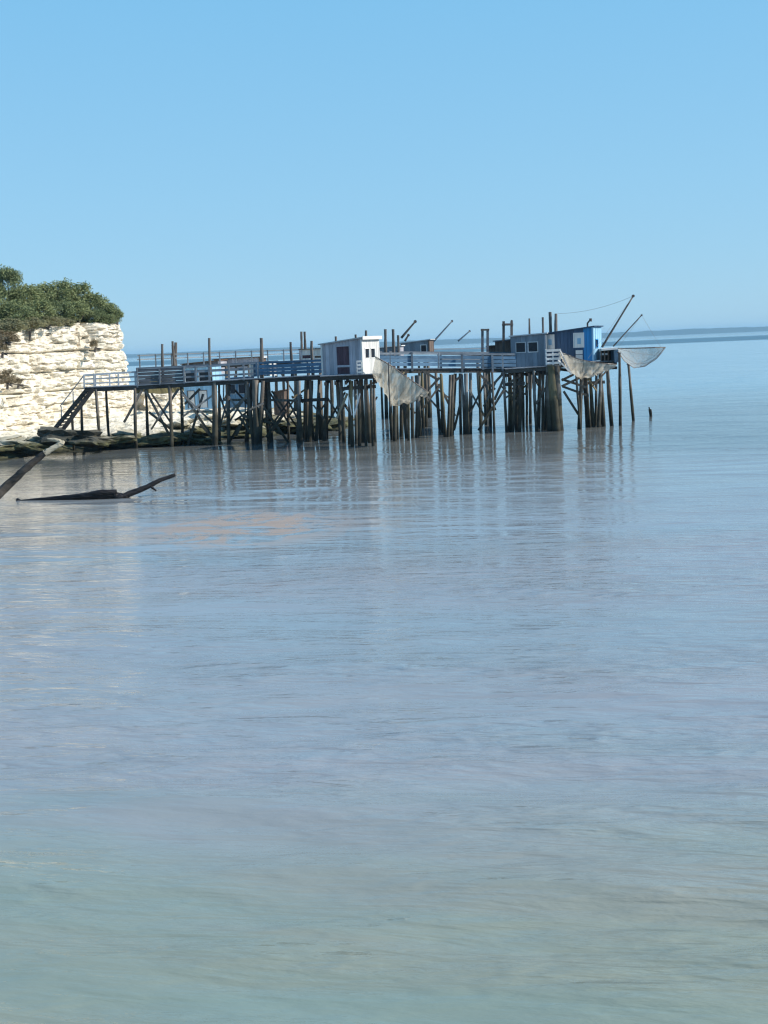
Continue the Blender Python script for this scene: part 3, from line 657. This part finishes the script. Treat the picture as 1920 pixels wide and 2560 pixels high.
# masts standing up from the pier
def masts(parent, lst, mat=None):
    for x, yt, yb, D, r in lst: pole('mast', parent, P(x+0.02*(yb-yt), yb, D), P(x, yt, D), r, mat or MAST)
masts(NP, [(406, 860, 962, DL+.2, .10), (524, 845, 955, DL+.2, .095), (653, 845, 948, DL+.2, .13), (728, 855, 944, DL+.1, .10), (780, 852, 941, 76, .10),
           (840, 841, 940, 75.5, .09), (890, 836, 938, 75.5, .09), (914, 826, 938, 75.3, .09), (963, 823, 924, 76.5, .11), (983, 823, 924, 77, .11), (995, 838, 922, 77.3, .09),
           (1324, 796, 915, 79.6, .08), (1357, 793, 915, 79.8, .09), (1375, 780, 912, 82.2, .12), (1389, 784, 912, 82.0, .12)])
# the two capped gantries
for xa_, xb_, yt, yb, D in ((1206, 1219, 822, 924, 79.2), (1259, 1279, 803, 924, 79.4)):
    gt = empty('hoist_frame', P((xa_+xb_)/2, yb, D), label='low hoist frame with a capped top at the end of the blue railing' if xa_ == 1206 else 'tall two post hoist frame with crossbar above the brown hut', category='hoist frame')
    for x in (xa_, xb_): beam('post', gt, P(x, yb, D), P(x, yt, D), 0.16, 0.13, MAST if xa_ > 1210 else PANEL)
    cy = yt+2 if xa_ == 1206 else yt+8
    beam('crossbar', gt, P(xa_-4, cy+1, D-.1), P(xb_+4, cy, D-.1), 0.14, 0.12, MAST)
    if xa_ == 1259:
        v, f = tube([P(1262, 811, D-.2), P(1277, 811, D-.2)], [.07, .07], 8, 0); obj('winch_drum', mesh('winch_drum', [WM[gt].inverted() @ q for q in v], f, IRON), gt)
        beam('knob', gt, P(1279, 806, D-.2), P(1279, 800, D-.2), .12, .12, IRON)

# ------------------------------------------------------------------ cabins
def cabin(name, label, px, py, D, theta, W, L, Hf, Hb, side, front, roof, side_open=(), front_open=(), pw=0.24, overhang=0.16, side2=None, door_mat=None, group=None, roof_edge=None, trim=None):
    c = P(px, py, D); rz = R(90-theta); root = empty(name, c, rz, label=label, category='cabin', group=group); I = WM[root]
    def bx(nm, x0, x1, y0, y1, z0, z1, mat, parent=None, **kw):
        mw = I @ M.Translation(((x0+x1)/2, (y0+y1)/2, (z0+z1)/2)) @ M.Diagonal((x1-x0, y1-y0, z1-z0, 1))
        return obj(nm, box_mesh(mat, 0), parent or root, mw, **kw)
    Hy = lambda y: Hf+(Hb-Hf)*y/L
    v = [(.06, .06, 0), (W-.06, .06, 0), (W-.06, L-.06, 0), (.06, L-.06, 0), (.06, .06, Hf-.02), (W-.06, .06, Hf-.02), (W-.06, L-.06, Hb-.02), (.06, L-.06, Hb-.02)]
    obj('wall', mesh('wall', v, BOXF, side), root)
    def wall(axis, length, ops, mat, far=False):
        e = [0.0]; 
        marks = sorted({0.0, length, *[o[0] for o in ops], *[o[1] for o in ops]})
        segs = []
        for a, b in zip(marks, marks[1:]):
            k = max(1, round((b-a)/pw)); segs += [(a+(b-a)*i/k, a+(b-a)*(i+1)/k) for i in range(k)]
        for a, b in segs:
            mid = (a+b)/2; top = Hy(mid) if axis == 'y' else Hf if not far else Hb
            sp = [(0.0, top)]
            for o in ops:
                if o[0] < mid < o[1]: sp = [q for z0, z1 in sp for q in ((z0, min(z1, o[2])), (max(z0, o[3]), z1))]
            mm = mat
            if side2 and axis == 'y' and mid < side2[0]: mm = side2[1]
            for z0, z1 in sp:
                if z1-z0 < 0.03: continue
                jx = random.uniform(0, .008)
                if axis == 'y': (bx('plank', -.03-jx, .06, a+.006, b-.006, z0, z1, mm) if not far else bx('plank', W-.06, W+.02, a+.006, b-.006, z0, z1, mm))
                else: (bx('plank', a+.006, b-.006, -.03-jx, .06, z0, z1, mm) if not far else bx('plank', a+.006, b-.006, L-.06, L+.02, z0, z1, mm))
    wall('y', L, side_open, side); wall('x', W, front_open, front); wall('x', W, [], side, True); wall('y', L, [], side, True)
    def opening(axis, a, b, z0, z1, kind, fm):
        def q(nm, s0, s1, d0, d1, za, zb, mat, parent=None):
            return bx(nm, d0, d1, s0, s1, za, zb, mat, parent) if axis == 'y' else bx(nm, s0, s1, d0, d1, za, zb, mat, parent)
        t_ = 0.055
        if kind == 'win':
            e = empty_child('window', root, I @ M.Translation((0, (a+b)/2, z0) if axis == 'y' else ((a+b)/2, 0, z0)))
            q('pane', a, b, .02, .055, z0, z1, GLASS, e)
            for s0, s1, za, zb in ((a-t_, a, z0-t_, z1+t_), (b, b+t_, z0-t_, z1+t_), (a, b, z1, z1+t_), (a, b, z0-t_, z0)):
                q('frame', s0, s1, -.055, .04, za, zb, fm, e)
        elif kind == 'frameless':
            e = empty_child('window', root, I @ M.Translation((0, (a+b)/2, z0) if axis == 'y' else ((a+b)/2, 0, z0))); q('pane', a, b, .01, .055, z0, z1, GLASS, e)
        else:
            e = empty_child('door', root, I @ M.Translation((0, (a+b)/2, z0) if axis == 'y' else ((a+b)/2, 0, z0)))
            k = max(1, int((b-a)/.2))
            for i in range(k): q('plank', a+(b-a)*i/k+.004, a+(b-a)*(i+1)/k-.004, 0.0, .055, z0, z1, kind, e)
            for s0, s1, za, zb in ((a-t_, a, z0, z1+t_), (b, b+t_, z0, z1+t_), (a, b, z1, z1+t_)): q('frame', s0, s1, -.05, .04, za, zb, fm, e)
    for o in side_open: opening('y', *o)
    for o in front_open: opening('x', *o)
    for (x, y) in ((-.035, -.035), (W-.05, -.035), (-.035, L-.05)):
        bx('corner_post', x-.02, x+.09, y-.02, y+.09, -.02, Hy(max(0, y))-.01, trim or front)
    oh = overhang; th = 0.07
    zf, zb_ = Hf-(Hb-Hf)/L*oh, Hb+(Hb-Hf)/L*oh
    v = [(-oh, -oh, zf), (W+oh, -oh, zf), (W+oh, L+oh, zb_), (-oh, L+oh, zb_), (-oh, -oh, zf+th), (W+oh, -oh, zf+th), (W+oh, L+oh, zb_+th), (-oh, L+oh, zb_+th)]
    ro = obj('roof', mesh('roof', v, BOXF, roof), root)
    if roof_edge:
        bx('fascia', -oh, W+oh, -oh-.04, -oh-.003, zf-.10, zf+th+.03, roof_edge)
    return root, bx, I
def empty_child(name, parent, mw):
    o = D2.objects.new(name, None); COL.objects.link(o); o.empty_display_size = .2; return place(o, parent, mw)

cabin('fishing_cabin', 'white fronted fishing cabin with grey side wall and maroon door, middle of the pier', 907, 938, 71.0, 30, 1.95, 2.78, 2.15, 1.88, GREY, WHITE, RAILP,
      side_open=[(0.85, 1.72, 0.62, 1.72, MAROON, GREY), (0.85, 1.72, 0.10, 0.50, MAROON, GREY)], front_open=[(0.33, 0.78, 1.0, 1.52, 'win', WHITE), (1.0, 1.45, 1.0, 1.52, 'win', WHITE)], roof_edge=WHITE)
cabin('fishing_cabin', 'slate grey cabin with two square windows next to the blue cabin', 1364, 916, 77.6, 9, 2.0, 2.15, 2.08, 1.98, GREYD, WHITE, RAILP,
      side_open=[(0.50, 1.06, 0.98, 1.56, 'win', RAILP), (1.28, 1.84, 0.98, 1.56, 'win', RAILP)], trim=GREYD)
cabin('fishing_cabin', 'small brown board hut behind the slate grey cabin', 1284, 918, 80.4, 12, 2.0, 1.15, 1.80, 1.74, BROWN, BROWN, GREYD, group=None)
cabin('fishing_cabin', 'low brown shed at the left of the small brown hut', 1254, 918, 80.8, 10, 1.8, .85, 1.42, 1.40, BROWN, BROWN, MAST)
# white door board between slate and blue cabins, then the blue cabin
bc = cabin('fishing_cabin', 'bright blue fishing cabin with white window panels at the seaward end of the pier', 1483, 902, 78.8, 25, 2.0, 3.22, 2.18, 1.86, BLUEN, BLUEL, BLUEN,
      side_open=[(0.62, 1.24, 0.88, 1.80, WHITE, WHITE), (2.62, 3.14, 0.85, 1.76, WHITE, WHITE)], front_open=[(0.55, 1.15, 0.85, 1.35, 'win', BLUEB)], side2=(0.6, BLUEB), trim=BLUEL)
root, bx, I = bc
bx('shutter', -.075, -.04, 0.68, 1.14, 0.10, 0.42, WHITE); bx('shutter', -.075, -.04, 0.68, 1.14, 0.46, 0.72, WHITE)
for y0, y1 in ((0.80, 1.04), (2.77, 3.0)): bx('pane', -.02, -.005, y0, y1, 1.12, 1.50, BLUEL)
v, f = tube([V((.6, .5, 2.1)), V((.6, .5, 2.45)), V((.6, .35, 2.62))], [.06, .06, .05], 8, 0); obj('stove_pipe', mesh('stove_pipe', v, f, IRON), root)
v, f = tube([V((.6, .30, 2.55)), V((.6, .28, 2.75))], [.10, .09], 8, 0); obj('pipe_cowl', mesh('pipe_cowl', v, f, IRON), root)

# white railing crates left of the blue cabin's net
wr = empty('white_railing', P(1382, 913, 77.4), label='white painted slatted railing at the corner between the slate and blue cabins', category='railing')
for k in range(4): beam('rail', wr, P(1365, 877+k*10.5, 77.0), P(1402, 875+k*10.5, 77.0), .03, .15, WHITE)
for x in (1366, 1383, 1400): beam('rail_post', wr, P(x, 914, 77.05), P(x-1.5, 873, 77.05), .09, .09, WHITE)
wr = empty('white_railing', P(899, 937, 70.4), label='short white slatted railing left of the white cabin front', category='railing')
for k in range(4): beam('rail', wr, P(892, 904+k*9, 70.5), P(906, 903+k*9, 70.5), .03, .10, WHITE)
for x in (893, 905): beam('rail_post', wr, P(x, 940, 70.6), P(x-1, 902, 70.6), .06, .06, WHITE)

# outer winch box
wb = empty('winch_platform', P(1522, 905, 79.5), label='blue winch platform with white top jutting from the seaward end of the pier', category='platform')
beam('top_board', wb, P(1500, 874, 79.4), P(1538, 871, 79.4), 1.6, .12, WHITE, 0); beam('mid_board', wb, P(1500, 886, 79.2), P(1520, 885, 79.2), .06, .12, RAILP)
beam('body_panel', wb, P(1531, 890, 79.6), P(1541.5, 889, 79.6), 1.3, .85, RAILB, 0); beam('back_panel', wb, P(1502, 892, 80.2), P(1531, 890, 80.2), .06, .8, BEAM, 0)
for x in (1503, 1512, 1521): beam('post', wb, P(x, 906, 79.2), P(x-1, 872, 79.2), .08, .08, BROWN)

# ------------------------------------------------------------------ booms and nets
def boom(label, x0, y0, x1, y1, D, r, mat=MAST, D1=None, wheel=True):
    b0, b1 = P(x0, y0, D), P(x1, y1, D1 or D); root = empty('net_boom', b0, label=label, category='boom')
    pts = [b0.lerp(b1, i/6)-b0 for i in range(7)]
    v, f = tube(pts, [r*(1-.35*i/6) for i in range(7)], 8, .04); obj('arm', mesh('arm', v, f, mat, True), root)
    if wheel:
        c = b1-b0; v, f = tube([c+V((0, -.05, 0)), c+V((0, .05, 0))], [r*1.25]*2, 12, 0); obj('pulley', mesh('pulley', v, f, IRON), root)
    return root, b1
B1, t1 = boom('longest net boom rising steeply from the seaward end of the pier', 1505, 868, 1583, 740, 79, .075)
B2, t2 = boom('shorter thin net boom beside the longest one at the seaward end', 1533, 866, 1604, 788, 80, .05)
wire('cable', B1, t1, P(1396, 784, 79.6), .010, .25)
boom('thick short boom with a bulky head above the low roof right of the white cabin', 1003, 845, 1038, 804, 85, .09)
boom('stubby arm slanting beside the thick short boom', 1012, 853, 1021, 838, 85, .08)
boom('pale thin boom on the skyline right of the small grey hut', 1082, 856, 1130, 803, 125, .10, RAILW)
boom('shortest pale boom on the skyline, last before the hoist frames', 1145, 853, 1174, 828, 150, .11, RAILW)

def net(label, rim, bot, D, halfw, mat, seed, fold=0.05, frame=True, tips=None, u=40, vn=24, frame_mat=None, hem=False):
    c0 = P(*rim[len(rim)//2], D); root = empty('lift_net', c0, label=label, category='fishing net', group='square lift nets hanging from the pier')
    def line(pts, t_):
        k = len(pts)-1; j = min(int(t_*k), k-1); a, b = pts[j], pts[j+1]; q = t_*k-j
        return (a[0]+(b[0]-a[0])*q, a[1]+(b[1]-a[1])*q)
    vs = []; fs = []
    for i in range(u+1):
        s = i/u; A, B = P(*line(rim, s), D), P(*line(bot, s), D); hw = halfw*math.sqrt(max(0.02, 1-(2*s-1)**4))
        for k in range(vn+1):
            q = 2*k/vn-1; d = (1-q*q)**0.75
            p = A+(B-A)*d+V((0, q*hw, 0))
            w_ = d*fold*4; p += V((fold*fbm(s*9, q*1.3, seed, 3)*w_*6, fold*9*fbm(s*11+q*1.5, q*0.8, seed+9, 3)*(.3+d), w_*fbm(s*14, q*2, seed+5, 2)))
            vs.append(p-c0)
    for i in range(u):
        for k in range(vn): a = i*(vn+1)+k; fs.append((a, a+1, a+vn+2, a+vn+1))
    obj('mesh_bag', mesh('mesh_bag', vs, fs, mat, True), root)
    if frame:
        for kk in (0, vn):
            pts = [vs[i*(vn+1)+kk] for i in range(0, u+1, 4)]; v, f = tube(pts, [.028]*len(pts), 6, 0); obj('frame_bar', mesh('frame_bar', v, f, frame_mat or IRON), root)
        for ii in (0, u):
            pts = [vs[ii*(vn+1)], vs[ii*(vn+1)+vn]]; v, f = tube(pts, [.028]*2, 6, 0); obj('frame_bar', mesh('frame_bar', v, f, frame_mat or IRON), root)
    if hem:
        pts = [vs[i*(vn+1)+vn//2] for i in range(0, u+1, 2)]; v, f = tube(pts, [.022]*len(pts), 6, 0); obj('hem_rope', mesh('hem_rope', v, f, IRON), root)
        for kk in (vn//4, 3*vn//4):
            pts = [vs[i*(vn+1)+kk] for i in range(0, u+1, 2)]; v, f = tube(pts, [.010]*len(pts), 5, 0); obj('seam_cord', mesh('seam_cord', v, f, IRON), root)
    return root
n1 = net('large beige net drooping in folds in front of the white cabin', [(938, 892), (972, 910), (1010, 938), (1045, 962), (1071, 980)], [(931, 936), (957, 972), (978, 1012), (1022, 1009), (1071, 981)], 70.0, 1.25, NET1, 3, .06)
pole('support_pole', n1, P(975, 1016, 68.7), P(971, 906, 68.7), .045, MAST)
n2 = net('beige net sagging below the blue cabin between the white railing and winch platform', [(1398, 880), (1440, 898), (1490, 907), (1540, 911)], [(1400, 886), (1420, 928), (1455, 948), (1495, 936), (1541, 913)], 77.0, 1.3, NET1, 11, .05)
for x0, y0, x1, y1 in ((1400, 876, 1424, 926), (1395, 900, 1430, 935)): beam('strut', n2, P(x0, y0, 75.9), P(x1, y1, 76.4), .05, .10, RAILP)
n3 = net('pale half moon shaped net hanging farthest out over the sea at the right', [(1541, 871), (1600, 870), (1662, 868)], [(1543, 874), (1560, 902), (1585, 920), (1612, 916), (1640, 898), (1662, 869)], 79.5, 1.5, NET2, 21, .004, hem=True)
wire('rope', n3, t2, P(1652, 868, 79.5), .008); wire('rope', n3, t2, P(1545, 870, 79.5), .008)
wire('rope', n2, t1, P(1470, 896, 77.5), .008)
wire('seam', n3, P(1548, 872, 78.1), P(1650, 888, 78.6), .015, .1); wire('seam', n3, P(1585, 919, 79.4), P(1662, 868, 79.4), .02, .35)

# lone mooring posts in the water
for x0, y0, x1, y1, D, r, lb in ((1548, 883, 1551, 1060, 78.5, .11, 'tall upright mooring post just beyond the winch platform'), (1571, 912, 1583, 1046, 83.0, .11, 'slightly leaning tall mooring post below the half moon net'), (1624, 1023, 1627, 1046, 86.5, .13, 'short broken post sticking out of the water farthest right')):
    a, b = P(x0, y0, D), P(x1, y1, D); b2 = a+(b-a)*((-0.8-a.z)/(b.z-a.z)); root = empty('mooring_post', V((b2.x, b2.y, 0)), label=lb, category='post')
    pole('shaft', root, b2, a, r, PILE)
    if x0 != 1624: beam('cap', root, a+V((-.02, 0, -.02)), a+V((.0, 0, .05)), .2, .2, IRON)
    else: beam('splinter', root, a-V((0, 0, .1)), a+V((-.04, 0, .16)), .08, .05, PILE)

# ------------------------------------------------------------------ piers and huts farther back
RP = empty('fishing_pier', P(520, 960, 100), label='second pier farther back, its rails and piles seen above and below the near walkway', category='pier')
deck(RP, 343, 922, 830, 898, 101, 101, 1.5, 0.5); rails(RP, 343, 830, 101, 101, [(889, 868+3), (899, 880)], RAILP, .09)
posts(RP, [(x, 887-(x-343)*0.038, 922-(x-343)*0.045, 101) for x in range(350, 830, 40)], RAILW, .1)
masts(RP, [(433, 853, 920, 100.8, .13), (438, 856, 920, 101.4, .16), (753, 829, 902, 98, .12), (762, 829, 902, 98.6, .12)])
piles(RP, [(x, 925-(x-343)*0.045, x+4, 1040-(x-343)*0.03, 101+random.uniform(-.3, 1.8), random.uniform(.1, .17)) for x in (470, 505, 540, 566, 590, 622, 655, 690, 708, 735, 770, 800, 826)])
braces(RP, [(490, 940, 540, 1000, 101), (590, 935, 560, 1000, 101), (700, 930, 740, 990, 101.4)])
RQ = empty('fishing_pier', P(980, 900, 98), label='third pier behind the blue railing, carrying the small grey hut', category='pier')
deck(RQ, 940, 898, 1285, 886, 96, 96, 1.6, 0.5); rails(RQ, 945, 1285, 96, 96, [(875, 870)], RAILP, .09)
piles(RQ, [(x, 902, x+5, 1046+random.uniform(-8, 8)-(x-950)*.03, 96+random.uniform(-.5, 2), random.uniform(.10, .17)) for x in (952, 962, 972, 1012, 1048, 1062, 1070, 1196, 1212, 1216, 1275, 1290, 1322)])
cabin('fishing_cabin', 'small grey hut with one white framed window behind the blue railing', 1073, 884, 94, 12, 2.0, 2.18, 1.04, 0.86, GREYD, BROWN, RAILP,
      side_open=[(0.22, 0.62, 0.18, 0.66, 'win', WHITE)])
cabin('fishing_cabin', 'low hut with a white roof directly right of the white cabin', 1000, 890, 90, 8, 2.0, 1.75, 0.72, 0.66, GREYD, GREY, WHITE)
cabin('fishing_cabin', 'striped board hut with a dark slit opening left of the white cabin', 815, 908, 97, 8, 2.0, 2.0, 1.15, 1.15, WHITE, GREY, MAST,
      side_open=[(1.2, 1.9, 0.45, 0.70, MAROON, WHITE), (.2, .9, 0.45, 0.62, BROWN, WHITE)])
cabin('fishing_cabin', 'low hut with a rusty brown roof behind the panelled stretch of walkway', 548, 935, 108, 10, 2.4, 3.4, 1.18, 0.98, PANEL, GREY, RUST)
cabin('fishing_cabin', 'long low hut with a pale roof edge right of the rusty roofed one', 650, 925, 110, 8, 2.4, 4.2, 1.15, 1.10, GREY, BROWN, RUST, roof_edge=RAILP)
# huts standing on the shore, seen through and below the walkway
cabin('beach_hut', 'pale blue hut with a white roof seen through the walkway rails', 535, 1022, 92, 10, 2.2, 2.25, 3.25, 3.15, BLUEL, BLUEL, WHITE,
      side_open=[(0.15, 1.0, 2.1, 2.9, 'win', WHITE), (1.3, 2.1, 2.1, 2.9, 'win', WHITE), (0.5, 1.1, 0.1, 1.4, WHITE, PANEL), (1.5, 2.0, 0.1, 1.4, WHITE, PANEL)])
cabin('beach_hut', 'deep blue hut seen below the walkway left of the dark pile cluster', 622, 1018, 94, 8, 2.0, 1.6, 2.3, 2.25, RAILB, BLUEN, BLUEN,
      side_open=[(0.2, .7, 1.1, 1.8, 'win', RAILW), (1.0, 1.45, 1.1, 1.8, 'win', RAILW)])
cabin('fishing_cabin', 'blue and white striped hut behind the tall middle mast', 674, 940, 88, 12, 1.6, 1.45, 1.02, 0.98, BLUEN, WHITE, BLUEN,
      side_open=[(0.15, 0.42, 0.05, 0.85, WHITE, RAILB), (0.75, 0.98, 0.05, 0.85, BLUEL, RAILB), (1.2, 1.4, 0.05, .85, WHITE, RAILB)])
cabin('beach_hut', 'brown timber shed on the ledge between the dark braces and the pile cluster', 712, 1040, 90, 10, 1.2, 0.75, 1.9, 1.8, BROWN, BROWN, BROWN)

# ------------------------------------------------------------------ driftwood
DB = 49.7
def path_tube(parent, name, pts, rads, D, mat, seed, k=5, jit=.12, **kw):
    q = [P(x, y, D+dz)-WM[parent].translation for x, y, dz in pts]; a, b = resample(q, rads, k); v, f = tube(a, b, 10, jit, seed)
    return obj(name, mesh(name, v, f, mat), parent, **kw)
lg = empty('driftwood_log', G(230, 1250), label='long black waterlogged tree trunk floating with one branch raised', category='driftwood log')
path_tube(lg, 'trunk', [(50, 1253, .4), (90, 1250, .3), (150, 1246, .15), (205, 1242, 0), (245, 1238, 0), (290, 1238, .1), (312, 1242, .1)], [.05, .08, .12, .16, .19, .15, .10], DB, DRIFTW, 1)
path_tube(lg, 'broken_limb', [(215, 1237, -.1), (250, 1232, -.1), (292, 1229, 0)], [.07, .13, .09], DB, DRIFTW, 2)
path_tube(lg, 'branch', [(285, 1236, 0), (300, 1243, 0), (325, 1234, .1), (370, 1216, .3), (395, 1203, .4), (438, 1187, .6)], [.08, .14, .13, .11, .09, .07], DB, DRIFTW, 3)
path_tube(lg, 'branch', [(376, 1215, .3), (384, 1222, .2), (391, 1227, .2)], [.06, .045, .04], DB, DRIFTW, 4)
path_tube(lg, 'branch', [(305, 1244, 0), (325, 1247, 0), (352, 1247.5, 0)], [.08, .05, .02], DB, DRIFTW, 5)
path_tube(lg, 'branch', [(44, 1266, .5), (43, 1256, .5), (47, 1247, .5)], [.11, .10, .08], DB, DRIFTW, 6)
DBB = 46
br = empty('driftwood_branch', G(-60, 1292), label='thick raised branch with a pale bare tip entering from the left edge', category='driftwood branch')
path_tube(br, 'limb', [(-90, 1310, -.6), (-30, 1262, -.3), (20, 1212, 0), (60, 1176, 0), (95, 1146, .1), (118, 1128, .1)], [.24, .19, .165, .145, .125, .10], DBB, DRIFT, 11, label='brown grey bark limb')
path_tube(br, 'tip', [(112, 1133, .1), (135, 1119, .15), (154, 1108, .2), (160, 1103, .2)], [.12, .10, .10, .04], DBB, BONE, 12, label='bare pale tip')
path_tube(br, 'fork', [(157, 1107, .2), (140, 1100, .2), (118, 1097, .2)], [.07, .08, .02], DBB, BONE, 13, label='bare pale fork stub')
